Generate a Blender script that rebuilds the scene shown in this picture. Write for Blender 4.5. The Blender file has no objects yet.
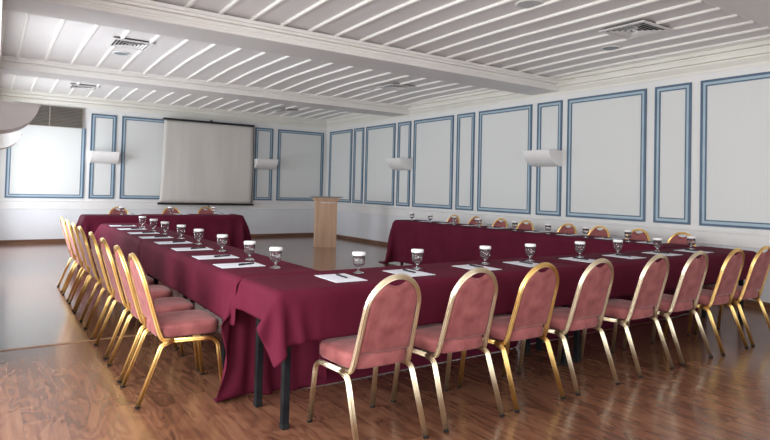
import bpy, bmesh, math, random
import numpy as np
from mathutils import Vector, Matrix
random.seed(7)
S = bpy.context.scene
COL = S.collection

# ------------------------------------------------------------------ camera
FPX = 581.34
CAM_H = 1.33
yaw, pit, rol = math.radians(34.24886), math.radians(1.464663), math.radians(1.42075)
fw0 = Vector((math.sin(yaw), math.cos(yaw), 0)); rt0 = Vector((math.cos(yaw), -math.sin(yaw), 0)); up0 = Vector((0, 0, 1))
fw = fw0*math.cos(pit) + up0*math.sin(pit)
up1 = -fw0*math.sin(pit) + up0*math.cos(pit)
rt = rt0*math.cos(rol) + up1*math.sin(rol)
up = -rt0*math.sin(rol) + up1*math.cos(rol)
cd = bpy.data.cameras.new('camera')
cam = bpy.data.objects.new('camera', cd); COL.objects.link(cam)
cd.sensor_width = 36.0
cd.lens = FPX/770*36.0
cd.shift_y = -45.77/770
cd.clip_start = 0.05
cam.matrix_world = Matrix(((rt.x, up.x, -fw.x, 0), (rt.y, up.y, -fw.y, 0), (rt.z, up.z, -fw.z, CAM_H), (0, 0, 0, 1)))
S.camera = cam

# ------------------------------------------------------------------ world, daylight, exposure
S.view_settings.view_transform = 'Standard'
S.view_settings.look = 'None'
S.view_settings.gamma = 1.0
S.view_settings.use_curve_mapping = False
S.view_settings.exposure = 0.0
S.cycles.use_denoising = True
S.cycles.diffuse_bounces = 6
S.cycles.max_bounces = 14
S.cycles.caustics_reflective = False
S.cycles.caustics_refractive = False
W = bpy.data.worlds.new('world'); S.world = W; W.use_nodes = True
W.node_tree.nodes['Background'].inputs[0].default_value = (0.75, 0.86, 1.0, 1)
W.node_tree.nodes['Background'].inputs[1].default_value = 1.0

def area(name, loc, direction, sx, sz, power, color=(0.9, 0.95, 1.0)):
    l = bpy.data.lights.new(name, 'AREA'); l.shape = 'RECTANGLE'; l.size = sx; l.size_y = sz
    l.energy = power; l.color = color
    o = bpy.data.objects.new(name, l); COL.objects.link(o)
    o.location = loc
    o.rotation_euler = Vector(direction).to_track_quat('-Z', 'Z').to_euler()
    return o

# room numbers (metres)
XL, XR, YB = 0.035, 7.775, 14.33
XN, YJ, YF = -1.3, 4.9, -4.0          # near part of the left wall, where it steps out, wall behind the camera
ZC, ZS = 3.24, 3.02                    # ceiling, beam soffit
WIN_L = [(7.3, 9.5, XL), (11.5, 13.7, XL), (-3.0, -0.6, XN), (0.4, 2.2, XN), (2.7, 4.4, XN)]
WIN_Z = (0.35, 2.55)
WIN_FILL = [(0.2, 2.4), (3.2, 5.4)]  # unseen openings behind the camera, added for ambient fill
WPOW = [140, 130, 170, 170, 170]
for (a, b, x), pw in zip(WIN_L, WPOW):
    area('unseen_window_light', (x - 0.12, (a+b)/2, sum(WIN_Z)/2), (1, 0, 0), b-a, WIN_Z[1]-WIN_Z[0], pw, (0.92, 0.96, 1.0) if x == XL else (1.0, 0.998, 0.985))
for (a, b) in WIN_FILL:
    area('unseen_window_light', ((a+b)/2, YF - 0.12, sum(WIN_Z)/2), (0, 1, 0), b-a, WIN_Z[1]-WIN_Z[0], 55, (1.0, 0.998, 0.985))  # added fill lamps at the rear, lighting the front chairs' backs

# ------------------------------------------------------------------ materials
def mat(name, color, rough=0.5, metallic=0.0, **kw):
    m = bpy.data.materials.new(name); m.use_nodes = True
    p = m.node_tree.nodes['Principled BSDF']
    p.inputs['Base Color'].default_value = (*color, 1); p.inputs['Roughness'].default_value = rough
    p.inputs['Metallic'].default_value = metallic
    for k, v in kw.items():
        p.inputs[k.replace('_', ' ')].default_value = v
    return m
def nodes(m): return m.node_tree.nodes, m.node_tree.links, m.node_tree.nodes['Principled BSDF']
def noise_tint(m, c1, c2, scale=(8, 8, 8), detail=3, nscale=1.0, bump=0.0, lo=0.35, hi=0.65, coord='Object', bscale=None):
    n, l, p = nodes(m)
    tc = n.new('ShaderNodeTexCoord'); mp = n.new('ShaderNodeMapping'); mp.inputs['Scale'].default_value = scale
    l.new(tc.outputs[coord], mp.inputs['Vector'])
    nz = n.new('ShaderNodeTexNoise'); nz.inputs['Scale'].default_value = nscale; nz.inputs['Detail'].default_value = detail
    l.new(mp.outputs[0], nz.inputs['Vector'])
    cr = n.new('ShaderNodeValToRGB'); cr.color_ramp.elements[0].position = lo; cr.color_ramp.elements[1].position = hi
    cr.color_ramp.elements[0].color = (*c1, 1); cr.color_ramp.elements[1].color = (*c2, 1)
    l.new(nz.outputs['Fac'], cr.inputs[0]); l.new(cr.outputs[0], p.inputs['Base Color'])
    if bump:
        b = n.new('ShaderNodeBump'); b.inputs['Strength'].default_value = bump; b.inputs['Distance'].default_value = 0.002
        src = nz
        if bscale:
            src = n.new('ShaderNodeTexNoise'); src.inputs['Scale'].default_value = bscale; src.inputs['Detail'].default_value = 2
            l.new(tc.outputs[coord], src.inputs['Vector'])
        l.new(src.outputs['Fac'], b.inputs['Height']); l.new(b.outputs[0], p.inputs['Normal'])
    return m

M = {}
M['wall'] = noise_tint(mat('wall_paint', (0.76, 0.76, 0.75), 0.6), (0.74, 0.745, 0.74), (0.79, 0.785, 0.775), (1.2, 1.2, 1.2), 4, 1.0, 0.15, bscale=90)
M['dado'] = noise_tint(mat('dado_paint', (0.72, 0.74, 0.77), 0.45), (0.70, 0.72, 0.75), (0.74, 0.76, 0.79), (1.5, 1.5, 1.5), 3)
M['cornice'] = noise_tint(mat('cornice_cream', (0.78, 0.77, 0.70), 0.5), (0.76, 0.75, 0.68), (0.80, 0.79, 0.73), (2, 2, 2), 3)
M['ceil'] = noise_tint(mat('ceiling_panel', (0.63, 0.61, 0.60), 0.4), (0.70, 0.68, 0.675), (0.76, 0.74, 0.735), (1.3, 0.6, 1.3), 5, 1.0, 0.1, bscale=60)
M['batten'] = mat('batten_white', (0.84, 0.83, 0.80), 0.4)
noise_tint(M['batten'], (0.82, 0.81, 0.77), (0.86, 0.85, 0.82), (3, 3, 3))
M['beam'] = noise_tint(mat('beam_paint', (0.62, 0.60, 0.59), 0.4), (0.65, 0.63, 0.62), (0.70, 0.68, 0.67), (1.2, 1.2, 1.2), 4)
M['beam_mould'] = noise_tint(mat('beam_moulding', (0.74, 0.72, 0.69), 0.4), (0.81, 0.79, 0.76), (0.85, 0.83, 0.80), (2, 2, 2))
M['blue_dark'] = noise_tint(mat('frame_blue_dark', (0.075, 0.13, 0.205), 0.45), (0.065, 0.118, 0.19), (0.085, 0.145, 0.225), (3, 3, 3))
M['blue_light'] = noise_tint(mat('frame_blue_light', (0.30, 0.42, 0.51), 0.45), (0.35, 0.465, 0.54), (0.40, 0.515, 0.59), (3, 3, 3))
M['skirting'] = noise_tint(mat('skirting_wood', (0.16, 0.075, 0.04), 0.35), (0.12, 0.055, 0.03), (0.20, 0.10, 0.055), (1.5, 1.5, 20), 4)

# wallpaper inside the panel frames: fine vertical stripes
def wallpaper():
    m = mat('panel_wallpaper', (0.66, 0.67, 0.66), 0.6)
    n, l, p = nodes(m)
    tc = n.new('ShaderNodeTexCoord'); sx = n.new('ShaderNodeSeparateXYZ'); l.new(tc.outputs['Object'], sx.inputs[0])
    ad = n.new('ShaderNodeMath'); ad.operation = 'ADD'; l.new(sx.outputs['X'], ad.inputs[0]); l.new(sx.outputs['Y'], ad.inputs[1])
    mu = n.new('ShaderNodeMath'); mu.operation = 'MULTIPLY'; mu.inputs[1].default_value = 2*math.pi/0.036; l.new(ad.outputs[0], mu.inputs[0])
    si = n.new('ShaderNodeMath'); si.operation = 'SINE'; l.new(mu.outputs[0], si.inputs[0])
    mr = n.new('ShaderNodeMapRange'); mr.inputs[1].default_value = -1; mr.inputs[2].default_value = 1; l.new(si.outputs[0], mr.inputs[0])
    mx = n.new('ShaderNodeMix'); mx.data_type = 'RGBA'
    mx.inputs['A'].default_value = (0.695, 0.71, 0.70, 1); mx.inputs['B'].default_value = (0.708, 0.722, 0.713, 1)
    l.new(mr.outputs[0], mx.inputs['Factor']); l.new(mx.outputs['Result'], p.inputs['Base Color'])
    return m
M['paper_field'] = wallpaper()

# laminate floor: planks along y with swirling grain
def floor_mat(name, coat, coat_rough, r0, r1):
    m = mat(name, (0.2, 0.1, 0.06), 0.25)
    n, l, p = nodes(m)
    tc = n.new('ShaderNodeTexCoord')
    mp = n.new('ShaderNodeMapping'); mp.inputs['Rotation'].default_value = (0, 0, math.pi/2)
    l.new(tc.outputs['Object'], mp.inputs['Vector'])
    br = n.new('ShaderNodeTexBrick'); br.offset = 0.37; br.offset_frequency = 2
    br.inputs['Scale'].default_value = 1.0; br.inputs['Brick Width'].default_value = 1.25; br.inputs['Row Height'].default_value = 0.20
    br.inputs['Mortar Size'].default_value = 0.0012; br.inputs['Mortar Smooth'].default_value = 0.3
    br.inputs['Color1'].default_value = (0, 0, 0, 1); br.inputs['Color2'].default_value = (1, 1, 1, 1); br.inputs['Mortar'].default_value = (0.5, 0.5, 0.5, 1)
    l.new(mp.outputs[0], br.inputs['Vector'])
    # offset the grain per plank
    sc = n.new('ShaderNodeVectorMath'); sc.operation = 'SCALE'; sc.inputs['Scale'].default_value = 17.0
    l.new(br.outputs['Color'], sc.inputs[0])
    ad = n.new('ShaderNodeVectorMath'); ad.operation = 'ADD'; l.new(tc.outputs['Object'], ad.inputs[0]); l.new(sc.outputs[0], ad.inputs[1])
    m2 = n.new('ShaderNodeMapping'); m2.inputs['Scale'].default_value = (5.5, 1.5, 1); l.new(ad.outputs[0], m2.inputs['Vector'])
    big = n.new('ShaderNodeTexNoise'); big.inputs['Scale'].default_value = 1.1; big.inputs['Detail'].default_value = 2; big.inputs['Distortion'].default_value = 0.6
    l.new(m2.outputs[0], big.inputs['Vector'])
    ml = n.new('ShaderNodeMath'); ml.operation = 'MULTIPLY'; ml.inputs[1].default_value = 44.0; l.new(big.outputs['Fac'], ml.inputs[0])
    sn = n.new('ShaderNodeMath'); sn.operation = 'SINE'; l.new(ml.outputs[0], sn.inputs[0])
    fine = n.new('ShaderNodeTexNoise'); fine.inputs['Scale'].default_value = 1.0; fine.inputs['Detail'].default_value = 4
    m3 = n.new('ShaderNodeMapping'); m3.inputs['Scale'].default_value = (42, 1.5, 1); l.new(ad.outputs[0], m3.inputs['Vector']); l.new(m3.outputs[0], fine.inputs['Vector'])
    fs = n.new('ShaderNodeMath'); fs.operation = 'MULTIPLY_ADD'; fs.inputs[1].default_value = 0.65; fs.inputs[2].default_value = 0.175; l.new(fine.outputs['Fac'], fs.inputs[0])
    a1 = n.new('ShaderNodeMath'); a1.operation = 'MULTIPLY_ADD'; a1.inputs[1].default_value = 0.11; l.new(sn.outputs[0], a1.inputs[0]); l.new(fs.outputs[0], a1.inputs[2])
    a2 = n.new('ShaderNodeMath'); a2.operation = 'MULTIPLY_ADD'; a2.inputs[1].default_value = 0.55; l.new(big.outputs['Fac'], a2.inputs[0]); l.new(a1.outputs[0], a2.inputs[2])
    sb = n.new('ShaderNodeSeparateColor'); l.new(br.outputs['Color'], sb.inputs[0])
    a3 = n.new('ShaderNodeMath'); a3.operation = 'MULTIPLY_ADD'; a3.inputs[1].default_value = 0.16; l.new(sb.outputs[0], a3.inputs[0]); l.new(a2.outputs[0], a3.inputs[2])
    sv = n.new('ShaderNodeMath'); sv.operation = 'MULTIPLY'; sv.inputs[1].default_value = 0.72; l.new(a3.outputs[0], sv.inputs[0])
    cr = n.new('ShaderNodeValToRGB'); e = cr.color_ramp.elements
    e[0].position = 0.36; e[0].color = (0.075, 0.033, 0.021, 1)
    e[1].position = 0.88; e[1].color = (0.265, 0.130, 0.076, 1)
    k = e.new(0.55); k.color = (0.148, 0.063, 0.037, 1)
    k = e.new(0.68); k.color = (0.205, 0.092, 0.053, 1)
    l.new(sv.outputs[0], cr.inputs[0])
    mx = n.new('ShaderNodeMix'); mx.data_type = 'RGBA'; mx.inputs['B'].default_value = (0.07, 0.03, 0.02, 1)
    mm = n.new('ShaderNodeMath'); mm.operation = 'MULTIPLY'; mm.inputs[1].default_value = 0.6; l.new(br.outputs['Fac'], mm.inputs[0])
    l.new(mm.outputs[0], mx.inputs['Factor']); l.new(cr.outputs[0], mx.inputs['A']); l.new(mx.outputs['Result'], p.inputs['Base Color'])
    rr = n.new('ShaderNodeMapRange'); rr.inputs[3].default_value = r0; rr.inputs[4].default_value = r1; l.new(fine.outputs['Fac'], rr.inputs[0]); l.new(rr.outputs[0], p.inputs['Roughness'])
    b = n.new('ShaderNodeBump'); b.inputs['Strength'].default_value = 0.02; b.inputs['Distance'].default_value = 0.002; l.new(fine.outputs['Fac'], b.inputs['Height']); l.new(b.outputs[0], p.inputs['Normal'])
    p.inputs['Specular IOR Level'].default_value = 0.45; p.inputs['Coat Weight'].default_value = coat; p.inputs['Coat Roughness'].default_value = coat_rough
    return m
M['floor'] = floor_mat('laminate_floor', 0.22, 0.12, 0.20, 0.30)
M['floor_far'] = floor_mat('polished_laminate_floor', 0.7, 0.14, 0.18, 0.28)

M['cloth'] = noise_tint(mat('burgundy_cloth', (0.15, 0.012, 0.04), 0.85, Specular_IOR_Level=0.12), (0.090, 0.0082, 0.0235), (0.108, 0.0108, 0.0295), (3, 3, 3), 4, 1.0, 0.12, bscale=400)
def velvet(name, c1, c2):
    m = mat(name, c1, 0.7, Sheen_Weight=0.35, Sheen_Roughness=0.35, Specular_IOR_Level=0.25)
    noise_tint(m, c1, c2, (9, 9, 9), 5, 1.0, 0.15, bscale=300, lo=0.3, hi=0.7)
    m.node_tree.nodes['Principled BSDF'].inputs['Sheen Tint'].default_value = (1.0, 0.72, 0.72, 1)
    return m
M['velvet'] = velvet('pink_velvet', (0.205, 0.056, 0.058), (0.385, 0.130, 0.126))
def metal(name, c1, c2, r):
    m = mat(name, c1, r, 1.0)
    noise_tint(m, c1, c2, (6, 6, 6), 3)
    return m
M['gold'] = metal('gold_metal', (0.88, 0.62, 0.24), (0.95, 0.71, 0.31), 0.30)
M['pale'] = metal('pale_brass_metal', (0.86, 0.77, 0.57), (0.92, 0.84, 0.66), 0.30)
M['rubber'] = noise_tint(mat('dark_rubber', (0.015, 0.015, 0.015), 0.8, Specular_IOR_Level=0.1), (0.012, 0.012, 0.012), (0.02, 0.02, 0.02), (20, 20, 20))
M['black_metal'] = noise_tint(mat('black_painted_metal', (0.012, 0.012, 0.014), 0.65, Specular_IOR_Level=0.05), (0.010, 0.010, 0.012), (0.02, 0.02, 0.022), (9, 9, 9))
M['ply'] = noise_tint(mat('plywood', (0.35, 0.24, 0.14), 0.6), (0.30, 0.2, 0.11), (0.4, 0.28, 0.17), (3, 30, 3))
M['sheet'] = noise_tint(mat('white_paper', (0.82, 0.84, 0.88), 0.8), (0.68, 0.715, 0.79), (0.72, 0.75, 0.82), (5, 5, 5))
M['cap'] = noise_tint(mat('paper_cap', (0.86, 0.87, 0.88), 0.8), (0.84, 0.85, 0.86), (0.88, 0.89, 0.90), (30, 30, 30))
M['ink'] = noise_tint(mat('black_plastic', (0.012, 0.012, 0.016), 0.3), (0.01, 0.01, 0.013), (0.02, 0.02, 0.025), (40, 40, 40))
M['glass'] = mat('clear_glass', (0.93, 0.94, 0.95), 0.06, Transmission_Weight=0.96, IOR=1.28)
noise_tint(M['glass'], (0.92, 0.93, 0.94), (0.95, 0.96, 0.97), (9, 9, 9))
M['screen'] = noise_tint(mat('screen_fabric', (0.60, 0.575, 0.54), 0.8), (0.575, 0.55, 0.515), (0.62, 0.595, 0.56), (5.0, 1, 0.5), 4, 1.0, 0.0)
M['plaster'] = noise_tint(mat('white_plaster', (0.80, 0.79, 0.78), 0.5), (0.78, 0.77, 0.76), (0.82, 0.81, 0.80), (4, 4, 4))
M['oak'] = noise_tint(mat('light_beech', (0.55, 0.35, 0.22), 0.45), (0.51, 0.32, 0.20), (0.60, 0.40, 0.265), (18, 18, 1.2), 5)
M['greytop'] = noise_tint(mat('grey_laminate', (0.25, 0.24, 0.24), 0.35), (0.22, 0.21, 0.21), (0.28, 0.27, 0.27), (10, 10, 10))
M['taupe'] = noise_tint(mat('taupe_grille', (0.26, 0.235, 0.20), 0.55), (0.24, 0.215, 0.18), (0.29, 0.26, 0.225), (2, 2, 14))
M['dark'] = noise_tint(mat('dark_void', (0.02, 0.02, 0.02), 0.8), (0.015, 0.015, 0.015), (0.03, 0.03, 0.03), (5, 5, 5))
M['ventwhite'] = noise_tint(mat('vent_enamel', (0.72, 0.71, 0.70), 0.4), (0.70, 0.69, 0.68), (0.74, 0.73, 0.72), (5, 5, 5))
M['spk'] = noise_tint(mat('speaker_mesh', (0.50, 0.53, 0.53), 0.5), (0.47, 0.50, 0.50), (0.53, 0.56, 0.56), (60, 60, 60))
M['bluegrey'] = noise_tint(mat('blue_grey_plastic', (0.16, 0.22, 0.25), 0.35), (0.14, 0.2, 0.23), (0.18, 0.24, 0.27), (10, 10, 10))
M['strip'] = noise_tint(mat('threshold_strip', (0.42, 0.22, 0.11), 0.35), (0.38, 0.2, 0.1), (0.46, 0.25, 0.13), (20, 2, 2))

# ------------------------------------------------------------------ mesh helpers
def link(name, bm, m, parent=None, smooth=False, loc=None):
    me = bpy.data.meshes.new(name); bm.normal_update(); bm.to_mesh(me); bm.free()
    for mm in (m if isinstance(m, (list, tuple)) else [m]): me.materials.append(mm)
    if smooth:
        for f in me.polygons: f.use_smooth = True
    o = bpy.data.objects.new(name, me); COL.objects.link(o)
    if parent is not None: o.parent = parent
    if loc is not None: o.location = loc
    return o
def tag(o, label, cat, group=None):
    o['label'] = label; o['category'] = cat
    if group: o['group'] = group
    return o
def empty(name, loc=(0, 0, 0), rz=0.0):
    o = bpy.data.objects.new(name, None); COL.objects.link(o); o.empty_display_size = 0.1
    o.location = loc; o.rotation_euler = (0, 0, rz); return o
def structure(o): o['kind'] = 'structure'; return o
def add_box(bm, a, b, mi=0):
    x0, y0, z0 = a; x1, y1, z1 = b
    v = [bm.verts.new(p) for p in [(x0, y0, z0), (x1, y0, z0), (x1, y1, z0), (x0, y1, z0), (x0, y0, z1), (x1, y0, z1), (x1, y1, z1), (x0, y1, z1)]]
    for q in ((3, 2, 1, 0), (4, 5, 6, 7), (0, 1, 5, 4), (1, 2, 6, 5), (2, 3, 7, 6), (3, 0, 4, 7)):
        f = bm.faces.new([v[i] for i in q]); f.material_index = mi
    return v
def boxes(*ab, mi=0):
    bm = bmesh.new()
    for a, b in ab: add_box(bm, a, b, mi)
    return bm
def rbox(a, b, r=0.004, seg=2):
    bm = boxes((a, b)); bmesh.ops.bevel(bm, geom=bm.edges[:], offset=r, segments=seg, affect='EDGES', profile=0.5); return bm
def prism(bm, prof, p0, p1, axis_u, axis_v, mi=0, mis=None):
    """profile (u, v) swept from p0 to p1."""
    p0, p1, au, av = map(Vector, (p0, p1, axis_u, axis_v))
    A = [bm.verts.new(p0 + au*u + av*v) for u, v in prof]; B = [bm.verts.new(p1 + au*u + av*v) for u, v in prof]
    n = len(prof)
    for i in range(n):
        f = bm.faces.new((A[i], A[(i+1) % n], B[(i+1) % n], B[i])); f.material_index = mis[i] if mis else mi
    bm.faces.new(A[::-1]).material_index = mi; bm.faces.new(B).material_index = mi
    bmesh.ops.recalc_face_normals(bm, faces=bm.faces[:])
def lathe(bm, prof, seg=24, mi=0, close=False):
    rings = []
    for r, z in prof:
        if r < 1e-6: rings.append([bm.verts.new((0, 0, z))])
        else: rings.append([bm.verts.new((r*math.cos(2*math.pi*i/seg), r*math.sin(2*math.pi*i/seg), z)) for i in range(seg)])
    for A, B in zip(rings[:-1], rings[1:]):
        for i in range(seg):
            j = (i+1) % seg
            if len(A) == 1 and len(B) == 1: continue
            if len(A) == 1: f = bm.faces.new((A[0], B[i], B[j]))
            elif len(B) == 1: f = bm.faces.new((A[j], A[i], B[0]))
            else: f = bm.faces.new((A[i], A[j], B[j], B[i]))
            f.material_index = mi
    bmesh.ops.recalc_face_normals(bm, faces=bm.faces[:])
def smooth_path(pts, sub=6):
    """Catmull-Rom through the points."""
    P = [Vector(p) for p in pts]; Q = [P[0]*2 - P[1]] + P + [P[-1]*2 - P[-2]]; out = []
    for i in range(1, len(Q)-2):
        a, b, c, d = Q[i-1:i+3]
        for k in range(sub):
            t = k/sub
            out.append(0.5*((2*b) + (c-a)*t + (2*a-5*b+4*c-d)*t*t + (3*b-a-3*c+d)*t**3))
    out.append(P[-1]); return out
def fillet(pts, rads, seg=6):
    """polyline with rounded corners."""
    P = [Vector(p) for p in pts]; out = [P[0]]
    for i in range(1, len(P)-1):
        r = rads[i-1]
        a = (P[i-1]-P[i]); b = (P[i+1]-P[i]); la, lb = a.length, b.length; a.normalize(); b.normalize()
        ang = a.angle(b); d = min(r/math.tan(ang/2), la*0.49, lb*0.49)
        A = P[i] + a*d; B = P[i] + b*d
        for k in range(seg+1):
            t = k/seg; out.append(A*(1-t)**2 + P[i]*2*t*(1-t) + B*t*t)
    out.append(P[-1]); return out
def tube(bm, pts, rfun, nside=16, ref=None, cap=True):
    P = [Vector(p) for p in pts]; n = len(P); T = []
    for i in range(n):
        t = P[min(i+1, n-1)] - P[max(i-1, 0)]; T.append(t.normalized())
    u = Vector(ref) if ref else (Vector((0, 0, 1)) if abs(T[0].z) < 0.9 else Vector((1, 0, 0)))
    rings = []
    for i in range(n):
        u = (u - T[i]*u.dot(T[i])).normalized(); v = T[i].cross(u)
        ring = []
        for k in range(nside):
            a = 2*math.pi*k/nside; ru, rv = rfun(a)
            ring.append(bm.verts.new(P[i] + u*ru + v*rv))
        rings.append(ring)
    for A, B in zip(rings[:-1], rings[1:]):
        for k in range(nside):
            j = (k+1) % nside; bm.faces.new((A[k], A[j], B[j], B[k]))
    if cap: bm.faces.new(rings[0][::-1]); bm.faces.new(rings[-1])
    bmesh.ops.recalc_face_normals(bm, faces=bm.faces[:])
def fluted(R=0.0145):
    """rounded square tube with grooves: two on the front and back faces, one on each side."""
    G = [math.radians(d) for d in (0, 180, 66, 114, 246, 294)]
    def f(a):
        c, s_ = math.cos(a), math.sin(a); n = 3.2
        r = R*(abs(c)**n + abs(s_)**n)**(-1/n)*0.93
        d = min(abs((a - g + math.pi) % (2*math.pi) - math.pi) for g in G)
        r *= 1 - 0.62*math.exp(-(d/math.radians(9.5))**2)
        return r*c, r*s_
    return f
def rnd(R): return lambda a: (R*math.cos(a), R*math.sin(a))
def dup(root, loc, rz=None):
    r = root.copy(); COL.objects.link(r); r.location = loc
    if rz is not None: r.rotation_euler = (0, 0, rz)
    for ch in list(root.children):
        c = ch.copy(); COL.objects.link(c); c.parent = r
        for g in list(ch.children):
            d = g.copy(); COL.objects.link(d); d.parent = c
    return r

# ------------------------------------------------------------------ floor and walls
bm = boxes(((XN-0.1, YF-0.1, -0.1), (XR+0.1, 5.425, 0))); add_box(bm, (XN-0.1, 5.425, -0.1), (XR+0.1, YB+0.1, 0), 1)
structure(link('floor', bm, [M['floor'], M['floor_far']]))
st = structure(link('trim_1', rbox((XN, 5.405, 0), (XR-0.02, 5.445, 0.004), 0.0015, 1), M['strip']))   # threshold strip across the floor

structure(link('wall_right', boxes(((XR, YF-0.1, 0), (XR+0.1, YB+0.1, 3.5))), M['wall']))
structure(link('wall_back', boxes(((XN-0.1, YB, 0), (XR+0.1, YB+0.1, 3.5))), M['wall']))
def wall_with_windows(name, wins, fixed, axis, lo, hi, thick):
    bm = bmesh.new()
    def bx(a, b, z0, z1):
        if axis == 'y': add_box(bm, (fixed-thick, a, z0), (fixed, b, z1))
        else: add_box(bm, (a, fixed-thick, z0), (b, fixed, z1))
    cur = lo
    for a, b in sorted(wins):
        bx(cur, a, 0, 3.5); bx(a, b, 0, WIN_Z[0]); bx(a, b, WIN_Z[1], 3.5); cur = b
    bx(cur, hi, 0, 3.5)
    return bm
bm = wall_with_windows('w', [(a, b) for a, b, x in WIN_L if x == XL], XL, 'y', YJ, YB+0.1, 0.1)
add_box(bm, (XN-0.1, YJ, 0), (XL-0.1, YJ+0.1, 3.5))
structure(link('wall_left', bm, M['wall']))
structure(link('wall_left_near', wall_with_windows('w', [(a, b) for a, b, x in WIN_L if x == XN], XN, 'y', YF-0.1, YJ+0.1, 0.1), M['wall']))
structure(link('wall_front', wall_with_windows('w', WIN_FILL, YF, 'x', XN-0.1, XR+0.1, 0.1), M['wall']))
wn = 0
for a, b, x in WIN_L:
    wn += 1
    bm = bmesh.new(); z0, z1 = WIN_Z; t = 0.06
    for q in (((x-0.09, a, z0), (x-0.02, a+t, z1)), ((x-0.09, b-t, z0), (x-0.02, b, z1)), ((x-0.09, a+t, z0), (x-0.02, b-t, z0+t)), ((x-0.09, a+t, z1-t), (x-0.02, b-t, z1)), ((x-0.08, (a+b)/2-0.03, z0+t), (x-0.03, (a+b)/2+0.03, z1-t))): add_box(bm, *q)
    structure(link('window_%d' % wn, bm, M['batten']))
for a, b in WIN_FILL:  # frames of the added rear openings, out of view
    wn += 1
    bm = bmesh.new(); y = YF
    for q in (((a, y-0.09, z0), (a+t, y-0.02, z1)), ((b-t, y-0.09, z0), (b, y-0.02, z1)), ((a+t, y-0.09, z0), (b-t, y-0.02, z0+t)), ((a+t, y-0.09, z1-t), (b-t, y-0.02, z1)), (((a+b)/2-0.03, y-0.08, z0+t), ((a+b)/2+0.03, y-0.03, z1-t))): add_box(bm, *q)
    structure(link('window_%d' % wn, bm, M['batten']))

# dado (lower wall) and its two rails, skirting boards, cornices
structure(link('trim_2', boxes(((XR-0.006, YF, 0.0), (XR, YB, 0.735))), M['dado']))
structure(link('trim_3', boxes(((XL, YB-0.006, 0.0), (XR-0.006, YB, 0.735))), M['dado']))
rail = [(0, 0), (0.014, 0.004), (0.018, 0.012), (0.012, 0.022), (0.012, 0.16), (0.02, 0.168), (0.02, 0.178), (0.008, 0.19), (0, 0.19)]
bm = bmesh.new(); prism(bm, rail, (XR, YF, 0.715), (XR, YB, 0.715), (-1, 0, 0), (0, 0, 1)); structure(link('trim_4', bm, M['wall']))
bm = bmesh.new(); prism(bm, rail, (XL, YB, 0.725), (XR-0.021, YB, 0.725), (0, -1, 0), (0, 0, 1)); structure(link('trim_5', bm, M['wall']))
base = [(0, 0), (0.018, 0), (0.018, 0.07), (0.012, 0.082), (0, 0.085)]
bm = bmesh.new(); prism(bm, base, (XR-0.006, YF, 0), (XR-0.006, YB-0.006, 0), (-1, 0, 0), (0, 0, 1)); structure(link('baseboard_right', bm, M['skirting']))
bm = bmesh.new(); prism(bm, base, (XL, YB-0.006, 0), (XR-0.026, YB-0.006, 0), (0, -1, 0), (0, 0, 1)); structure(link('baseboard_back', bm, M['skirting']))
def cove(h, d):
    P = [(0, 0), (0.08, 0), (0.12, 0.12), (0.30, 0.30), (0.33, 0.34), (0.33, 0.37), (0.22, 0.375), (0.22, 0.415), (0.45, 0.42), (0.52, 0.60), (0.56, 0.63), (0.56, 0.67), (0.50, 0.675), (0.50, 0.70), (0.78, 0.705), (0.86, 0.86), (1, 0.88), (1, 1), (0, 1)]
    return [(u*d, v*h) for u, v in P]
bm = bmesh.new(); prism(bm, cove(0.29, 0.22), (XR, YF, 2.965), (XR, YB, 2.965), (-1, 0, 0), (0, 0, 1)); structure(link('trim_6', bm, M['cornice']))
bm = bmesh.new(); prism(bm, cove(0.25, 0.20), (XL, YB, 2.955), (XR-0.02, YB, 2.955), (0, -1, 0), (0, 0, 1)); structure(link('trim_7', bm, M['cornice']))
bm = bmesh.new(); prism(bm, cove(0.22, 0.06), (XL, YJ, 2.95), (XL, YB-0.2, 2.95), (1, 0, 0), (0, 0, 1)); structure(link('trim_8', bm, M['cornice']))

# ------------------------------------------------------------------ ceiling: bays between beams, gently dropping at the bay ends
BEAMS = [(1.95, 2.58), (6.34, 6.90), (10.50, 11.08)]
BAYS = [(YF, 1.95), (2.58, 6.34), (6.90, 10.50), (11.08, YB)]
def zceil(y, bay):
    a, b = bay
    d = max(0.0, min(1.0, 1 - (b-y)/1.4))
    return ZC - (0.028 if bay[0] < 4 else 0.052)*d**1.15
bm = bmesh.new()
for bay in BAYS:
    ys = np.linspace(bay[0]-0.05, bay[1]+0.05, 26)
    pa = [(y, zceil(min(max(y, bay[0]), bay[1]), bay)) for y in ys]
    top = [(ys[-1], 3.5), (ys[0], 3.5)]
    prism(bm, [(y, z) for y, z in pa] + top, (XN-0.1, 0, 0), (XR+0.1, 0, 0), (0, 1, 0), (0, 0, 1))
ceil = structure(link('ceiling', bm, M['ceil']))
VENTS = [(6.05, 3.87, 1, 0.56), (1.53, 8.50, 2, 0.52), (6.15, 8.75, 2, 0.52), (1.50, 13.0, 3, 0.52), (6.05, 13.3, 3, 0.52)]
bpitch = [0.36, 0.362, 0.361, 0.350]; b0 = [0.2, 0.22, 0.30, 0.32]
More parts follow.
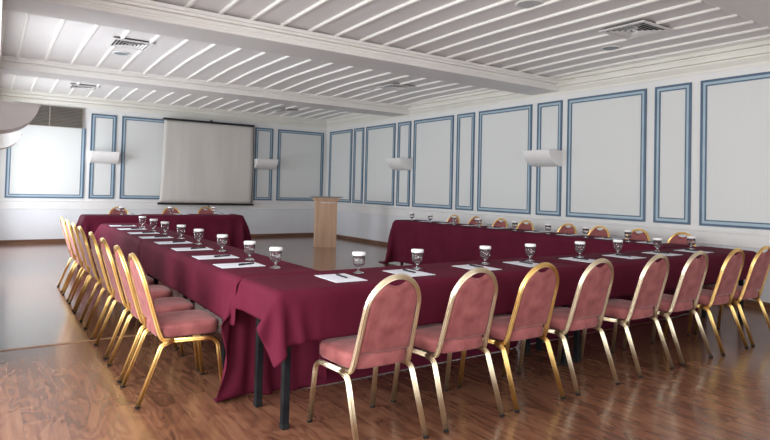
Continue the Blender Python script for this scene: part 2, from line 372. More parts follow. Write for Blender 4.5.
for bi, bay in enumerate(BAYS):
    if bi == 0: continue
    bm = bmesh.new(); k = -4; vents = [v for v in VENTS if v[2] == bi]
    while True:
        x = b0[bi] + bpitch[bi]*k; k += 1
        if x > XR - 0.25: break
        if x < XL + 0.08 and bay[0] > 4.9: continue
        if x < XN + 0.1: continue
        w = 0.021; segs = [(bay[0]+(0.33 if bi == 1 else 0.06), bay[1]-0.01)]
        for vx, vy, _, vs in vents:
            if abs(x-vx) < vs/2 + 0.02:
                segs = [q for a, b in segs for q in ((a, min(b, vy-vs/2)), (max(a, vy+vs/2), b)) if q[1] - q[0] > 0.02]
        for sa, sb in segs:
          L = []
          ys = np.linspace(sa, sb, 22)
          for y in ys:
            z = zceil(y, bay)
            L.append([bm.verts.new((x-w, y, z+0.005)), bm.verts.new((x-w, y, z-0.018)), bm.verts.new((x-w*0.6, y, z-0.026)), bm.verts.new((x+w*0.6, y, z-0.026)), bm.verts.new((x+w, y, z-0.018)), bm.verts.new((x+w, y, z+0.005))])
          for A, B in zip(L[:-1], L[1:]):
              for q in range(5): bm.faces.new((A[q], A[q+1], B[q+1], B[q]))
          bm.faces.new(L[0]); bm.faces.new(L[-1][::-1])
    bmesh.ops.recalc_face_normals(bm, faces=bm.faces[:])
    o = link('batten_row', bm, M['batten'], ceil)
for i, (a, b) in enumerate(BEAMS):
    bm = boxes(((XN, a, ZS), (XR, b, 3.4)))
    o = structure(link('trim_%d' % (9+i), bm, M['beam']))
    # stepped moulding on the face towards the camera side and on the far face
    prof = [(0, 0), (0.03, 0), (0.03, 0.03), (0.036, 0.034), (0.036, 0.055), (0.045, 0.06), (0.045, 0.08), (0.025, 0.084), (0.025, 0.10), (0.075, 0.105), (0.082, 0.13), (0.10, 0.137), (0.10, 0.175), (0, 0.175)]
    bm = bmesh.new()
    prism(bm, prof, (XN, a, ZS+0.002), (XR, a, ZS+0.002), (0, -1, 0), (0, 0, 1))
    prism(bm, [(u*0.6, v) for u, v in prof], (XN, b, ZS+0.002), (XR, b, ZS+0.002), (0, 1, 0), (0, 0, 1))
    link('moulding', bm, M['beam_mould'], o)

# ------------------------------------------------------------------ framed wall panels
tn = 12
def panel(wall, a, b, z0, z1, top=True):
    """frame of three stripes around a striped field; a..b along the wall."""
    global tn
    if wall == 'r': P = lambda s, d, z: (XR - d, s, z)
    else: P = lambda s, d, z: (s, YB - d, z)
    root = structure(empty('trim_%d' % tn, P((a+b)/2, 0, z0))); tn += 1
    loc = Vector(root.location)
    def bb(bm, s0, s1, d, q0, q1, mi):
        p, q = Vector(P(s0, 0.0, q0)) - loc, Vector(P(s1, d, q1)) - loc
        add_box(bm, tuple(min(u, v) for u, v in zip(p, q)), tuple(max(u, v) for u, v in zip(p, q)), mi)
    bm = bmesh.new(); bb(bm, a+0.07, b-0.07, 0.004, z0+0.07, z1-(0.07 if top else 0), 0)
    link('field', bm, M['paper_field'], root)
    bm = bmesh.new()
    for (i0, i1, d, mi) in ((0.0, 0.03, 0.020, 0), (0.03, 0.064, 0.013, 1), (0.064, 0.08, 0.017, 0)):
        bb(bm, a+i0, a+i1, d, z0+i0, z1-(i0 if top else 0), mi); bb(bm, b-i1, b-i0, d, z0+i0, z1-(i0 if top else 0), mi)
        bb(bm, a+i1, b-i1, d, z0+i0, z0+i1, mi)
        if top: bb(bm, a+i1, b-i1, d, z1-i1, z1-i0, mi)
    link('frame', bm, [M['blue_dark'], M['blue_light']], root)
for a, b in [(12.958, 14.15), (12.386, 12.862), (11.019, 12.281), (10.413, 10.91), (8.972, 10.301), (8.35, 8.858), (6.907, 8.23), (6.262, 6.783), (4.777, 6.151), (4.13, 4.647), (2.63, 4.006), (2.0, 2.52)]:
    panel('r', a, b, 0.954, 2.869)
for a, b in [(1.833, 2.351), (2.467, 3.83), (5.66, 6.154), (6.293, 7.662)]:
    panel('b', a, b, 0.96, 2.846)
panel('b', 0.279, 1.732, 0.96, 2.50, top=False)

# ------------------------------------------------------------------ ventilation grille in the back wall
gr = tag(empty('wall_grille', (1.03, YB, 2.495)), 'taupe louvred ventilation grille high on the back wall above the leftmost blue frame', 'grille')
link('backing', boxes(((-0.66, -0.008, 0), (0.65, -0.0, 0.44))), M['dark'], gr)
bm = bmesh.new()
for k in range(14):
    z = 0.02 + k*0.0305
    for (u, v) in ((-0.635, -0.012), (0.012, 0.625)):
        prism(bm, [(0.0, 0.0), (0.03, -0.014), (0.032, -0.008), (0.004, 0.012)], (u, -0.008, z), (v, -0.008, z), (0, -1, 0), (0, 0, 1))
link('louvres', bm, M['taupe'], gr)
link('frame', boxes(((-0.66, -0.045, 0), (-0.635, -0.008, 0.44)), ((0.625, -0.045, 0), (0.65, -0.008, 0.44)), ((-0.012, -0.045, 0.012), (0.012, -0.008, 0.43)), ((-0.635, -0.045, 0), (0.625, -0.008, 0.012)), ((-0.635, -0.045, 0.43), (0.625, -0.008, 0.44))), M['taupe'], gr)

# ------------------------------------------------------------------ wall sconces (half-bowl uplighters)
def sconce_proto():
    root = empty('wall_sconce')       # local: wall at y=0, projects to -y, width along x, z 0..0.26
    bm = bmesh.new(); W2, D, Hh = 0.28, 0.33, 0.26; t = 0.012
    prof = [(D*math.sin(math.pi/2*k/14)**1.0, Hh*(1-math.cos(math.pi/2*k/14))) for k in range(15)]
    def shell(sc):
        return [[(x, -max(u-sc, 0.0), v + (sc if sc else 0)*(1 if v < Hh-0.02 else 0)) for u, v in prof] for x in (-W2 + sc, W2 - sc)]
    for sc in (0.0, t):
        a, b = shell(sc)
        nn = 10; rows = []
        for k in range(len(prof)):
            rows.append([bm.verts.new((a[k][0] + (b[k][0]-a[k][0])*j/nn, a[k][1], a[k][2])) for j in range(nn+1)])
        for A, B in zip(rows[:-1], rows[1:]):
            for j in range(nn): bm.faces.new((A[j], A[j+1], B[j+1], B[j]))
        for x in ((a[0][0]), (b[0][0])):
            c = bm.verts.new((x, 0, Hh)); ring = [bm.verts.new((x, -max(u-sc, 0), v + (sc if v < Hh-0.02 else 0))) for u, v in prof]
            for p, q in zip(ring[:-1], ring[1:]): bm.faces.new((c, p, q))
    bmesh.ops.recalc_face_normals(bm, faces=bm.faces[:])
    link('bowl', bm, M['plaster'], root, False)
    bm = bmesh.new()
    for q in (((-W2-0.008, -D-0.010, Hh-0.016), (W2+0.008, -D+0.012, Hh)), ((-W2-0.008, -D+0.012, Hh-0.016), (-W2+0.012, 0, Hh)), ((W2-0.012, -D+0.012, Hh-0.016), (W2+0.008, 0, Hh))): add_box(bm, *q)
    link('rim', bm, M['plaster'], root)
    link('back_plate', boxes(((-0.2, -0.01, 0.08), (0.2, 0, 0.24))), M['plaster'], root)
    return root
SC = [((2.10, YB, 1.745), 0.0, 'white half bowl wall sconce on the back wall left of the projector screen'),
      ((5.90, YB, 1.765), 0.0, 'white half bowl wall sconce on the back wall right of the projector screen'),
      ((XR, 10.64, 1.765), -math.pi/2, 'white half bowl wall sconce on the right wall nearer the back corner'),
      ((XR, 6.53, 1.775), -math.pi/2, 'white half bowl wall sconce on the right wall, the nearer and larger of that wall'),
      ((XL, 6.55, 1.775), math.pi/2, 'large white wall sconce at the left edge, upper and nearer of the two there'),
      ((XL, 10.25, 1.765), math.pi/2, 'white wall sconce at the left edge below and behind the larger one')]
sp = sconce_proto()
for i, (loc, rz, lab) in enumerate(SC):
    o = sp if i == 0 else dup(sp, loc)
    o.location = loc; o.rotation_euler = (0, 0, rz)
    tag(o, lab, 'wall lamp', 'half bowl wall sconces')

# ------------------------------------------------------------------ projector screen
ps = tag(empty('projector_screen', (4.445, YB-0.12, 0.83)), 'large pull-down projector screen with black bars hanging on the back wall', 'projector screen')
bm = bmesh.new(); nu, nv = 24, 24; G = []
for j in range(nv+1):
    v = j/nv; row = []
    for i in range(nu+1):
        u = i/nu
        xl = -1.135 + 0.05*v + 0.02*math.sin(math.pi*v)*0.6 ; xr = 1.118
        x = xl + (xr-xl)*u
        y = 0.012*math.sin(u*17 + v*1.5)*(1-v)*v*2.2 - 0.03*(1-v)**2*math.cos(math.pi*(u-0.5)) - 0.012*(abs(2*u-1)**6)*math.sin(math.pi*v)
        z = 0.055 + v*1.96 + (1-v)*(-0.012*(2*u-1))
        row.append(bm.verts.new((x, y, z)))
    G.append(row)
for A, B in zip(G[:-1], G[1:]):
    for i in range(nu): bm.faces.new((A[i], A[i+1], B[i+1], B[i]))
fab = link('screen_fabric', bm, M['screen'], ps, True)
so = fab.modifiers.new('thick', 'SOLIDIFY'); so.thickness = 0.002
bm = rbox((-1.175, -0.022, 0.0), (1.175, 0.022, 0.05), 0.008); bmesh.ops.rotate(bm, verts=bm.verts[:], cent=(0, 0, 0.02), matrix=Matrix.Rotation(math.radians(0.4), 3, 'Y'))
link('bottom_bar', bm, M['ink'], ps)
link('top_case', rbox((-1.115, -0.04, 2.005), (1.135, 0.04, 2.055), 0.012), M['ink'], ps)
link('border', boxes(((1.118, -0.003, 0.06), (1.138, 0.003, 2.0)), ), M['ink'], ps)
hk = bmesh.new(); tube(hk, [(0.03, 0.0, 2.05), (0.03, 0.0, 2.085), (0.03, 0.05, 2.10), (0.03, 0.10, 2.10)], rnd(0.008), 8); add_box(hk, (0.0, -0.012, 2.05), (0.06, 0.012, 2.075))
link('hook', hk, M['ink'], ps)
pt = bmesh.new(); tube(pt, [(0.02, 0, 0.0), (0.02, 0, -0.05), (0.02, 0, -0.075)], rnd(0.009), 10); add_box(pt, (-0.012, -0.012, -0.10), (0.052, 0.012, -0.07))
link('pull_tab', pt, M['ink'], ps)

# ------------------------------------------------------------------ ceiling fittings
def diffuser(x, y, bay, size, label, tilt=0.0):
    z = zceil(y, BAYS[bay]); h = size/2
    root = tag(empty('ceiling_vent', (x, y, z)), label, 'air vent', 'square four way ceiling vents')
    link('backing', boxes(((-h+0.01, -h+0.01, -0.022), (h-0.01, h-0.01, -0.016))), M['dark'], root)
    bm = bmesh.new()
    f = 0.045
    for q in (((-h, -h, -0.032), (h, -h+f, -0.02)), ((-h, h-f, -0.032), (h, h, -0.02)), ((-h, -h+f, -0.032), (-h+f, h-f, -0.02)), ((h-f, -h+f, -0.032), (h, h-f, -0.02))): add_box(bm, *q)
    link('frame', bm, M['ventwhite'], root)
    bm = bmesh.new()
    inner = h - f
    for s in range(4):
        R = Matrix.Rotation(s*math.pi/2, 4, 'Z')
        n0 = 5
        for k in range(n0):
            o0 = inner*(k+0.55)/n0*0.98
            half = o0
            # sloped blade, trapezoid to keep mitres
            vs = [R @ Vector(p) for p in ((-half, -o0, -0.034), (half, -o0, -0.034), (half*0.86, -o0*0.86-0.0, -0.021), (-half*0.86, -o0*0.86, -0.021))]
            vv = [bm.verts.new(p) for p in vs]; bm.faces.new(vv)
            v2 = [bm.verts.new(p + Vector((0, 0, 0.003))) for p in vs]; bm.faces.new(v2[::-1])
            for a in range(4): bm.faces.new((vv[a], v2[a], v2[(a+1) % 4], vv[(a+1) % 4]))
    bmesh.ops.recalc_face_normals(bm, faces=bm.faces[:])
    link('blades', bm, M['ventwhite'], root)
    return root
diffuser(*VENTS[0], 'square four way ceiling vent above the right side, nearest the viewer')
diffuser(*VENTS[1], 'square ceiling vent at upper left between the two ceiling beams')
diffuser(*VENTS[2], 'square ceiling vent above the right wall between the two ceiling beams')
diffuser(*VENTS[3], 'square ceiling vent in the far ceiling bay above the leftmost wall panels')
diffuser(*VENTS[4], 'square ceiling vent in the far ceiling bay toward the back right corner')
def round_fit(name, x, y, bay, r, m, label, cat, dome=0.02):
    z = zceil(y, BAYS[bay])
    root = tag(empty(name, (x, y, z)), label, cat)
    bm = bmesh.new(); lathe(bm, [(0.0, -0.010), (r*0.80, -0.010), (r*0.82, -0.008), (r*0.82, 0.0)], 28); link('face', bm, m, root, False)
    bm = bmesh.new(); lathe(bm, [(r*0.82, -0.009), (r*0.9, -0.013), (r, -0.008), (r, 0.0)], 28); link('trim_ring', bm, M['ventwhite'], root, True)
round_fit('ceiling_speaker', 4.45, 4.02, 1, 0.14, M['spk'], 'round pale ceiling speaker at the top edge, right of the middle', 'speaker')
round_fit('ceiling_sensor', 6.62, 4.58, 1, 0.12, M['bluegrey'], 'dark round ceiling fitting beside the nearest square vent', 'sensor')
round_fit('ceiling_sensor', 1.55, 9.25, 2, 0.12, M['bluegrey'], 'dark round ceiling fitting beside the upper left vent', 'sensor')
round_fit('ceiling_speaker', 6.02, 9.45, 2, 0.12, M['plaster'], 'white round ceiling fitting beside the vent between beams above right wall', 'speaker')

# ------------------------------------------------------------------ lectern
lc = tag(empty('lectern', (6.25, 11.46, 0), math.radians(-21)), 'pale wooden lectern standing by the far corner of the room', 'lectern')
bm = rbox((-0.235, -0.012, 0.0), (0.235, 0.012, 1.05), 0.003); link('front_panel', bm, M['oak'], lc)
for s in (-1, 1):
    link('side_panel', rbox((s*0.235-0.011 - (0.011*s), 0.012, 0.0), (s*0.235+0.011-(0.011*s), 0.34, 1.05), 0.003), M['oak'], lc)
link('shelf', rbox((-0.212, 0.014, 0.55), (0.212, 0.33, 0.57), 0.003), M['oak'], lc)
bm = rbox((-0.275, -0.05, 1.04), (0.275, 0.38, 1.105), 0.004); link('reading_box', bm, M['oak'], lc)
bm = rbox((-0.345, -0.09, 1.106), (0.345, 0.42, 1.128), 0.004)
link('top_board', bm, M['greytop'], lc)
bm = bmesh.new()
for k in range(12):
    x = -0.13 + k*0.026 + (0.004 if k % 3 else 0)
    add_box(bm, (x, -0.0145, 0.985), (x+0.017, -0.012, 1.008))
link('lettering', bm, M['sheet'], lc)

# ------------------------------------------------------------------ chairs
def arch(x): return 0.700 + 0.180*math.sqrt(max(0.0, 1-(x/0.167)**2))
def back_y(z): return 0.120 - (z-0.41)*0.290
def make_chair(name, label, metalm):
    root = tag(empty(name), label, 'chair')
    # back frame: a loop whose ends curl forward under the seat
    bm = bmesh.new(); pts = []
    half = [(0.184, 0.27, 0.371), (0.184, 0.136, 0.371), (0.178, back_y(0.43), 0.43), (0.167, back_y(0.700), 0.700)]
    L = fillet(half, [0.05, 0.3], 5)
    pts = [Vector((-p.x, p.y, p.z)) for p in L]
    for k in range(1, 20):
        a = math.pi*k/20; x = -0.167*math.cos(a); z = 0.700 + 0.180*math.sin(a); pts.append(Vector((x, back_y(z), z)))
    pts += [p for p in L[::-1]]
    tube(bm, pts, fluted(0.0148), 60, ref=(1, 0, 0)); link('back_frame', bm, metalm, root, True)
    # backrest pad
    bm = bmesh.new(); nu, nv = 22, 24; F, B = [], []
    def top(x): return min(arch(x) - 0.012, 0.822 + 6.0*x*x)
    for j in range(nv+1):
        fr, br = [], []
        for i in range(nu+1):
            u = -1 + 2*i/nu; z0 = 0.468; x = u*0.155; z = z0 + (top(x)-z0)*(j/nv); x = u*(0.155 + 0.010*max(0.0, (0.706-z)/0.24))
            e = (1-abs(u)**7)*(1-abs(2*j/nv-1)**9)
            fr.append(bm.verts.new((x, back_y(z) + 0.004 + 0.024*e**0.5, z))); br.append(bm.verts.new((x, back_y(z) - 0.002 - 0.012*e**0.5, z)))
        F.append(fr); B.append(br)
    for j in range(nv):
        for i in range(nu):
            bm.faces.new((F[j][i], F[j+1][i], F[j+1][i+1], F[j][i+1])); bm.faces.new((B[j][i], B[j][i+1], B[j+1][i+1], B[j+1][i]))
    for j in range(nv):
        bm.faces.new((F[j][0], B[j][0], B[j+1][0], F[j+1][0])); bm.faces.new((F[j][nu], F[j+1][nu], B[j+1][nu], B[j][nu]))
    for i in range(nu):
        bm.faces.new((F[0][i], F[0][i+1], B[0][i+1], B[0][i])); bm.faces.new((F[nv][i], B[nv][i], B[nv][i+1], F[nv][i+1]))
    bmesh.ops.recalc_face_normals(bm, faces=bm.faces[:])
    bp = link('backrest', bm, M['velvet'], root, True)
    lip = bmesh.new(); tube(lip, [(x, back_y(top(x)) + 0.004, top(x)) for x in np.linspace(-0.088, 0.088, 15)], rnd(0.0065), 8); link('piping', lip, M['velvet'], bp, True)
    # seat cushion
    bm = bmesh.new(); N = 56; rings = []
    def outline(ins, z):
        ring = []
        for k in range(N):
            a = 2*math.pi*k/N; c, s = math.cos(a), math.sin(a); n = 5.0
            x = math.copysign(abs(c)**(2/n), c); y = math.copysign(abs(s)**(2/n), s)
            hw = 0.203 + 0.008*y
            yy = 0.303 + y*0.192 + (0.014*(1-x*x) if y > 0 else -0.006*(1-x*x))
            ring.append(bm.verts.new((x*hw*(1-ins/0.2), 0.303 + (yy-0.303)*(1-ins/0.2), z)))
        return ring
    for ins, z in ((0.03, 0.387), (0.006, 0.389), (0.0, 0.398), (0.0, 0.442), (0.002, 0.452), (0.008, 0.460), (0.02, 0.466), (0.05, 0.472), (0.10, 0.476), (0.15, 0.478)):
        rings.append(outline(ins, z))
    for A, Bq in zip(rings[:-1], rings[1:]):
        for k in range(N): bm.faces.new((A[k], A[(k+1) % N], Bq[(k+1) % N], Bq[k]))
    bm.faces.new(rings[0][::-1]); bm.faces.new(rings[-1])
    bmesh.ops.recalc_face_normals(bm, faces=bm.faces[:])
    seat = link('seat', bm, M['velvet'], root, True)
    sm = bmesh.new(); tube(sm, [(0.0, 0.1055, 0.394), (0.0, 0.1040, 0.42), (0.0, 0.1050, 0.448)], rnd(0.0028), 6); link('seam', sm, M['velvet'], seat, True)
    # legs: each front leg carries the rail under the seat
    for s in (-1, 1):
        bm = bmesh.new()
        P = fillet([(s*0.214, 0.0, 0.012), (s*0.206, 0.128, 0.352), (s*0.206, 0.200, 0.370)], [0.045], 6)
        tube(bm, P, fluted(0.0146), 60, ref=(1, 0, 0)); lg = link('leg', bm, metalm, root, True)
        c = bmesh.new(); tube(c, [(s*0.2143, -0.0045, 0.0), (s*0.2140, 0.000, 0.012)], rnd(0.0150), 14); link('rubber_foot', c, M['rubber'], lg, True)
        bm = bmesh.new()
        P = fillet([(s*0.214, 0.514, 0.012), (s*0.207, 0.468, 0.360), (s*0.206, 0.200, 0.371)], [0.075], 8)
        tube(bm, P, fluted(0.0146), 60, ref=(1, 0, 0)); lg = link('leg', bm, metalm, root, True)
        c = bmesh.new(); tube(c, [(s*0.2143, 0.5155, 0.0), (s*0.2140, 0.5140, 0.012)], rnd(0.0150), 14); link('rubber_foot', c, M['rubber'], lg, True)
    return root
gold0 = make_chair('banquet_chair', 'x', M['gold']); pale0 = make_chair('banquet_chair', 'x', M['pale'])
used = set()
def place_chair(kind, loc, rz, label, group):
    p = gold0 if kind == 'g' else pale0
    if kind not in used: o = p; used.add(kind); o.location = loc; o.rotation_euler = (0, 0, rz)
    else: o = dup(p, loc, rz)
    tag(o, label, 'chair', group); return o
ORD = ['nearest', 'second', 'third', 'fourth', 'fifth', 'sixth', 'seventh', 'eighth', 'ninth']
FX = [1.77, 2.345, 2.905, 3.475, 4.19, 4.78, 5.39, 5.945]
FK = 'ppgpppgg'
FL = ['pale brass banquet chair with pink velvet back, leftmost of the front row',
      'pale brass pink velvet chair, second from the left in the front row',
      'gold pink velvet chair, third in the front row, between two pale brass ones',
      'pale brass pink velvet chair, fourth from the left in the front row',
      'pale brass pink velvet chair, fifth from the left in the front row',
      'sixth pink velvet chair from the left in the front row',
      'gold framed chair in the front row, second from its right end',
      'gold framed chair at the right end of the front row']
for i, x in enumerate(FX):
    place_chair(FK[i], (x, 2.464 + 0.004*((i*7) % 3), 0), math.radians([0.5, -0.8, 0.4, -0.5, 0.6, -0.3, 0.8, -0.6][i]), FL[i], 'pink chairs along the front table')
LY = [3.88, 4.41, 5.02, 5.66, 6.42, 6.95, 7.55, 8.15]
for i, y in enumerate(LY):
    lab = 'gold chair left of the left table, ' + ('nearest of its row with seat in view' if i == 0 else 'farthest of its row, by the back table' if i == len(LY)-1 else ORD[i] + ' from the front of its row')
    place_chair('g', (0.770, y, 0), -math.pi/2 + math.radians([0.6, -0.5, 0.8, -0.7, 1.0, -1.0, 0.5, 0][i]), lab, 'gold chairs along the left table')
RY = [3.86, 4.44, 5.03, 5.57, 6.38, 6.93, 7.53, 8.11]
for i, y in enumerate(RY):
    lab = 'gold chair between right table and panelled wall, ' + ('nearest of that row' if i == 0 else 'farthest of that row' if i == len(RY)-1 else ORD[i] + ' from the near end')
    place_chair('g', (7.08, y, 0), math.pi/2 + math.radians([0.5, -1, 0.7, -0.4, 0.9, -0.8, 0.3, 0][i]), lab, 'gold chairs along the right wall')
for x, w in ((1.96, 'leftmost of three'), (2.88, 'middle of three'), (3.54, 'rightmost of three')):
    place_chair('g', (x, 11.42, 0), math.pi, 'gold chair behind the back table under the screen, ' + w, 'chairs behind the back table')

# ------------------------------------------------------------------ tables and cloths
ZT = 0.765
def table(x0, x1, y0, y1, label, ix=(0.12, 0.12), iy=(0.115, 0.115)):
    root = tag(empty('banquet_table', ((x0+x1)/2, (y0+y1)/2, 0)), label, 'table', 'black legged tables under the cloths')
    hx, hy = (x1-x0)/2, (y1-y0)/2
    link('tabletop', rbox((-hx+0.03, -hy+0.03, ZT-0.028), (hx-0.03, hy-0.03, ZT-0.002), 0.008), M['ply'], root)
    link('apron', boxes(((-hx+0.07, -hy+0.045, ZT-0.07), (hx-0.07, -hy+0.065, ZT-0.026)), ((-hx+0.07, hy-0.065, ZT-0.07), (hx-0.07, hy-0.045, ZT-0.026)),
        ((-hx+0.045, -hy+0.065, ZT-0.07), (-hx+0.065, hy-0.065, ZT-0.026)), ((hx-0.065, -hy+0.065, ZT-0.07), (hx-0.045, hy-0.065, ZT-0.026))), M['black_metal'], root)
    for sx in (-1, 1):
        for sy in (-1, 1):
            cx, cy = sx*(hx-ix[sx > 0]), sy*(hy-iy[sy > 0])
            lg = link('leg', rbox((cx-0.02, cy-0.02, 0.012), (cx+0.02, cy+0.02, ZT-0.026), 0.003, 1), M['black_metal'], root)
            link('foot_cap', rbox((cx-0.022, cy-0.022, 0.0), (cx+0.022, cy+0.022, 0.03), 0.003, 1), M['rubber'], lg)
    return root

def drape(x0, x1, y0, y1, l, r, f, b, seed=0, h=0.045, dz=0.0):
    """settle a rectangular cloth (overhangs left, right, front, back) over the table box; returns grid of points."""
    rng = np.random.default_rng(seed); ZT = globals()['ZT'] + dz
    Lx, Ly = (x1-x0)+l+r, (y1-y0)+f+b
    nx, ny = int(round(Lx/h))+1, int(round(Ly/h))+1
    X, Y = np.meshgrid(np.linspace(x0-l, x1+r, nx), np.linspace(y0-f, y1+b, ny), indexing='ij')
    P = np.stack([X, Y, np.full_like(X, ZT+0.008)], -1); P[..., 2] += rng.uniform(0, 0.003, X.shape)
    V = np.zeros_like(P); hx, hy = Lx/(nx-1), Ly/(ny-1)
    inside = (X > x0+0.03) & (X < x1-0.03) & (Y > y0+0.03) & (Y < y1-0.03)
    w = np.where(inside, 0.0, 1.0)[..., None]
    diag = math.hypot(hx, hy)
    def batch(P, A, Bv, rest, k):
        a, b_ = P[A], P[Bv]; d = b_ - a; ln = np.linalg.norm(d, axis=-1, keepdims=True) + 1e-9
        wa, wb = w[A], w[Bv]; c = d*(1 - rest/ln)*k/np.maximum(wa + wb, 1e-6)
        P[A] += c*wa; P[Bv] -= c*wb
    s = slice
    cons = []
    for o in (0, 1):
        e = (nx-1-o)//2
        cons.append(((s(o, o+2*e, 2), s(None)), (s(o+1, o+1+2*e, 2), s(None)), hx, 1.0))
        e = (ny-1-o)//2
        cons.append(((s(None), s(o, o+2*e, 2)), (s(None), s(o+1, o+1+2*e, 2)), hy, 1.0))
    for ox in (0, 1):
        ex = (nx-1-ox)//2
        cons.append(((s(ox, ox+2*ex, 2), s(0, ny-1)), (s(ox+1, ox+1+2*ex, 2), s(1, ny)), diag, 0.12))
        cons.append(((s(ox, ox+2*ex, 2), s(1, ny)), (s(ox+1, ox+1+2*ex, 2), s(0, ny-1)), diag, 0.12))
    for o in (0, 1, 2, 3):
        e = (nx-2-o+3)//4
        i = np.arange(o, nx-2, 4)
        if len(i): cons.append(((i, s(None)), (i+2, s(None)), 2*hx, 0.04))
        i = np.arange(o, ny-2, 4)
        if len(i): cons.append(((s(None), i), (s(None), i+2), 2*hy, 0.04))
    dt = 1/60; m = 0.013
    for step in range(150):
        V[..., 2] -= 9.8*dt; V *= 0.97
        Q = P.copy(); P = P + V*dt*w
        for it in range(14):
            for A, Bv, rest, k in cons: batch(P, A, Bv, rest, k)
            # table box
            dx0, dx1, dy0, dy1, dz = P[..., 0]-(x0-m), (x1+m)-P[..., 0], P[..., 1]-(y0-m), (y1+m)-P[..., 1], (ZT+0.008)-P[..., 2]
            hit = (dx0 > 0) & (dx1 > 0) & (dy0 > 0) & (dy1 > 0) & (dz > 0)
            if hit.any():
                D = np.stack([dx0, dx1, dy0, dy1, dz], -1); k = D.argmin(-1)
                for q, (ax, sg) in enumerate(((0, -1), (0, 1), (1, -1), (1, 1), (2, 1))):
                    sel = hit & (k == q); P[..., ax][sel] += sg*D[..., q][sel]
            low = P[..., 2] < 0.006; P[..., 2][low] = 0.006
        V = (P - Q)/dt
        low = P[..., 2] < 0.012
        V[low] *= 0.3
        sp_ = np.linalg.norm(V, axis=-1, keepdims=True); V *= np.minimum(1.0, 3.0/np.maximum(sp_, 1e-6))
    return P
def cloth(x0, x1, y0, y1, l, r, f, b, label, seed=0, h=0.045, dz=0.0):
    P = drape(x0, x1, y0, y1, l, r, f, b, seed, h, dz); nx, ny = P.shape[:2]
    c = Vector(((x0+x1)/2, (y0+y1)/2, ZT+0.006))
    bm = bmesh.new(); vs = [[bm.verts.new(Vector(P[i, j]) - c) for j in range(ny)] for i in range(nx)]
    for i in range(nx-1):
        for j in range(ny-1): bm.faces.new((vs[i][j], vs[i+1][j], vs[i+1][j+1], vs[i][j+1]))
    o = link('tablecloth', bm, M['cloth'], None, True, c)
    sd = o.modifiers.new('soft', 'SUBSURF'); sd.levels = 1; sd.render_levels = 1
    so = o.modifiers.new('thick', 'SOLIDIFY'); so.thickness = 0.0025; so.offset = 1
    tag(o, label, 'tablecloth', 'burgundy tablecloths')
    return o
TB = [ # x0, x1, y0, y1, overhangs l r f b, table label, cloth label
 (1.27, 3.81, 2.85, 3.46, 0.17, 0.02, 0.27, 0.72, 'black legged table of the front row with its square corner legs in view', 'burgundy cloth over the front row table, its left corner hanging in points'),
 (3.84, 6.72, 2.85, 3.46, 0.02, 0.12, 0.27, 0.74, 'black legged table under the right half of the front row', 'burgundy cloth over the right half of the front row, behind the fifth to eighth chairs'),
 (1.25, 1.85, 3.475, 6.03, 0.27, 0.66, 0.02, 0.02, 'black legged table under the nearer cloth of the left row', 'burgundy cloth of the left row, the nearer one, beside the nearest gold chairs'),
 (1.25, 1.85, 6.06, 8.60, 0.27, 0.66, 0.02, 0.30, 'black legged table under the farther cloth of the left row', 'burgundy cloth of the left row, the farther one, facing the back table'),
 (6.12, 6.72, 3.50, 6.76, 0.71, 0.25, 0.02, 0.02, 'black legged table under the nearer cloth of the right row', 'burgundy cloth of the right row, the nearer one, ending behind the front row chairs'),
 (6.12, 6.72, 6.79, 8.70, 0.71, 0.25, 0.02, 0.40, 'black legged table under the farther cloth of the right row, one leg in view', 'burgundy cloth of the right row, the farther one, its free corner nearest the lectern'),
 (1.30, 3.98, 10.50, 11.10, 0.45, 0.40, 0.64, 0.25, 'black legged table under the cloth of the separate back table', 'burgundy cloth over the separate back table under the projector screen'),
]
D2 = (0.12, 0.12); E2 = (0.115, 0.115)
INS = [((0.12, 0.06), E2), ((0.06, 0.12), E2), (D2, (0.42, 0.115)), (D2, E2), (D2, (0.66, 0.66)), (D2, (0.44, 0.15)), (D2, E2)]   # how far each pair of legs stands in from the edges
for k, (x0, x1, y0, y1, l, r, f, b, tl, cl) in enumerate(TB):
    table(x0, x1, y0, y1, tl, *INS[k]); cloth(x0, x1, y0 - (0.10 if k == 2 else 0), y1, l, r, f, b, cl, k, 0.030 if k == 0 else 0.036 if k == 2 else 0.045, 0.007 if k == 2 else 0.0)
ZP = ZT + 0.0135

# ------------------------------------------------------------------ goblets, paper sheets, pens
def make_goblet():
    root = empty('water_goblet')
    bm = bmesh.new(); seg = 28
    outer = [(0.0, 0.0), (0.036, 0.0), (0.0375, 0.0025), (0.034, 0.005), (0.016, 0.010), (0.009, 0.017), (0.0075, 0.028), (0.010, 0.038), (0.022, 0.045), (0.033, 0.052), (0.0385, 0.064), (0.0395, 0.085), (0.0390, 0.122)]
    inner = [(0.0370, 0.122), (0.0373, 0.085), (0.0362, 0.066), (0.0310, 0.056), (0.018, 0.050), (0.0, 0.049)]
    lathe(bm, outer + inner, seg); link('glass', bm, M['glass'], root, True)
    bm = bmesh.new(); lathe(bm, [(0.0, 0.1385), (0.040, 0.1375), (0.0430, 0.134), (0.0430, 0.116), (0.0405, 0.116), (0.0405, 0.130), (0.0, 0.131)], 28); link('paper_cap', bm, M['cap'], root, True)
    return root
gob = make_goblet(); gob_used = [False]
def zraise(x, y): return 0.0075 if (x < 1.85 and 3.3 < y < 6.04) else 0.0
def goblet(x, y, label, group):
    if not gob_used[0]: o = gob; gob_used[0] = True; o.location = (x, y, ZP + zraise(x, y))
    else: o = dup(gob, (x, y, ZP + zraise(x, y)), random.uniform(0, 6.28))
    tag(o, label, 'glass', group)
def sheet_bm():
    bm = boxes(((-0.105, -0.1485, 0.0), (0.105, 0.1485, 0.003)))
    return bm
sh0 = link('paper_sheet', sheet_bm(), M['sheet']); sh_used = [False]
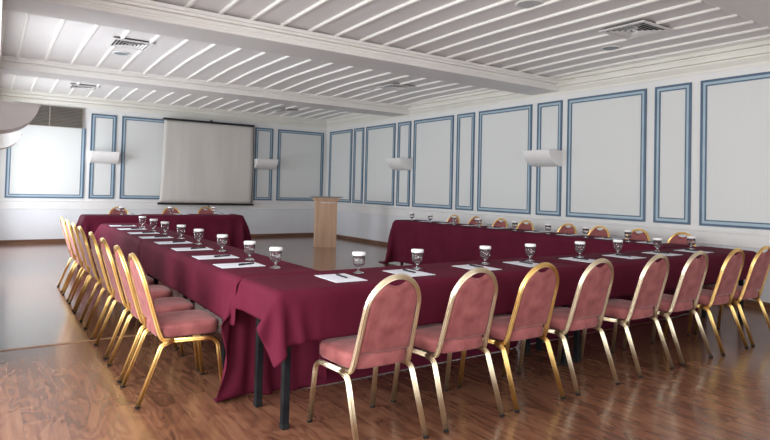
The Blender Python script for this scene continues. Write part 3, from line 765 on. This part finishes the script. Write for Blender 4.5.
def sheet(x, y, rz, label, group):
    if not sh_used[0]: o = sh0; sh_used[0] = True
    else: o = sh0.copy(); COL.objects.link(o)
    o.location = (x, y, ZP + zraise(x, y)); o.rotation_euler = (0, 0, rz); tag(o, label, 'paper', group)
bm = bmesh.new(); tube(bm, [(0, -0.072, 0.0055), (0, -0.066, 0.0055), (0, -0.055, 0.0055), (0, 0.068, 0.0055), (0, 0.072, 0.0055)], rnd(0.0055), 10)
for v in bm.verts:
    if v.co.y < -0.07: v.co.x *= 0.25; v.co.z = 0.0055 + (v.co.z-0.0055)*0.25
add_box(bm, (-0.0015, 0.02, 0.0105), (0.0015, 0.07, 0.0135))
pn0 = link('pen', bm, M['ink'], None, False); pn_used = [False]
def pen(x, y, rz, label, group):
    if not pn_used[0]: o = pn0; pn_used[0] = True
    else: o = pn0.copy(); COL.objects.link(o)
    o.location = (x, y, ZP + 0.0032 + zraise(x, y)); o.rotation_euler = (0, 0, rz); tag(o, label, 'pen', group)

LG = [3.62, 4.09, 4.70, 5.35, 5.93, 6.58, 7.10, 7.70]; LP = [3.84, 4.34, 4.95, 5.55, 6.22, 6.80, 7.42, 8.01]
for i in range(8):
    w = 'nearest the corner' if i == 0 else 'farthest from the viewer' if i == 7 else ORD[i] + ' from the corner'
    goblet(1.60, LG[i], 'capped glass goblet on the left table, ' + w, 'capped goblets on the left table')
    sheet(1.43, LP[i], math.pi/2 + random.uniform(-0.04, 0.04), 'white paper sheet on the left table, ' + w, 'paper sheets on the left table')
    pen(1.48, LP[i]-0.01, math.pi/2 + random.uniform(-0.45, -0.15)*-1, 'black pen on the left table paper, ' + w, 'pens on the left table')
FG = [2.01, 2.49, 3.14, 3.64, 4.27, 4.82, 5.47, 6.10]; FP = [1.80, 2.32, 2.93, 3.45, 4.12, 4.72, 5.33, 5.90]
for i in range(8):
    w = 'leftmost of its row' if i == 0 else 'rightmost of its row' if i == 7 else ORD[i] + ' from the left'
    goblet(FG[i], 3.23, 'capped glass goblet on the front table, ' + w, 'capped goblets on the front table')
    sheet(FP[i], 3.10, random.uniform(-0.06, 0.06), 'white paper sheet on the front table, ' + w, 'paper sheets on the front table')
    pen(FP[i]+0.02, 3.12, random.uniform(-0.1, 0.3), 'black pen on the front table paper, ' + w, 'pens on the front table')
RG = [4.07, 4.66, 5.26, 5.86, 6.60, 7.18, 7.80, 8.32]; RP = [3.89, 4.46, 5.05, 5.61, 6.38, 6.95, 7.56, 8.10]
for i in range(8):
    w = 'nearest the viewer' if i == 0 else 'farthest, by its free end' if i == 7 else ORD[i] + ' from the near end'
    goblet(6.27, RG[i], 'capped glass goblet on the right table, ' + w, 'capped goblets on the right table')
    sheet(6.46, RP[i], math.pi/2 + random.uniform(-0.04, 0.04), 'white paper sheet on the right table, ' + w, 'paper sheets on the right table')
    pen(6.45, RP[i], math.pi/2 + random.uniform(-0.3, 0.3), 'black pen on the right table paper, ' + w, 'pens on the right table')
for x, w in ((1.90, 'leftmost of three'), (2.71, 'middle of three'), (3.49, 'rightmost of three')):
    goblet(x, 10.78, 'capped glass goblet on the back table under the screen, ' + w, 'capped goblets on the back table')
    sheet(x+0.22, 10.92, random.uniform(-0.05, 0.05), 'white paper sheet on the back table under the screen, ' + w, 'paper sheets on the back table')
    pen(x+0.2, 10.9, 0.2, 'black pen on the back table paper, ' + w, 'pens on the back table')
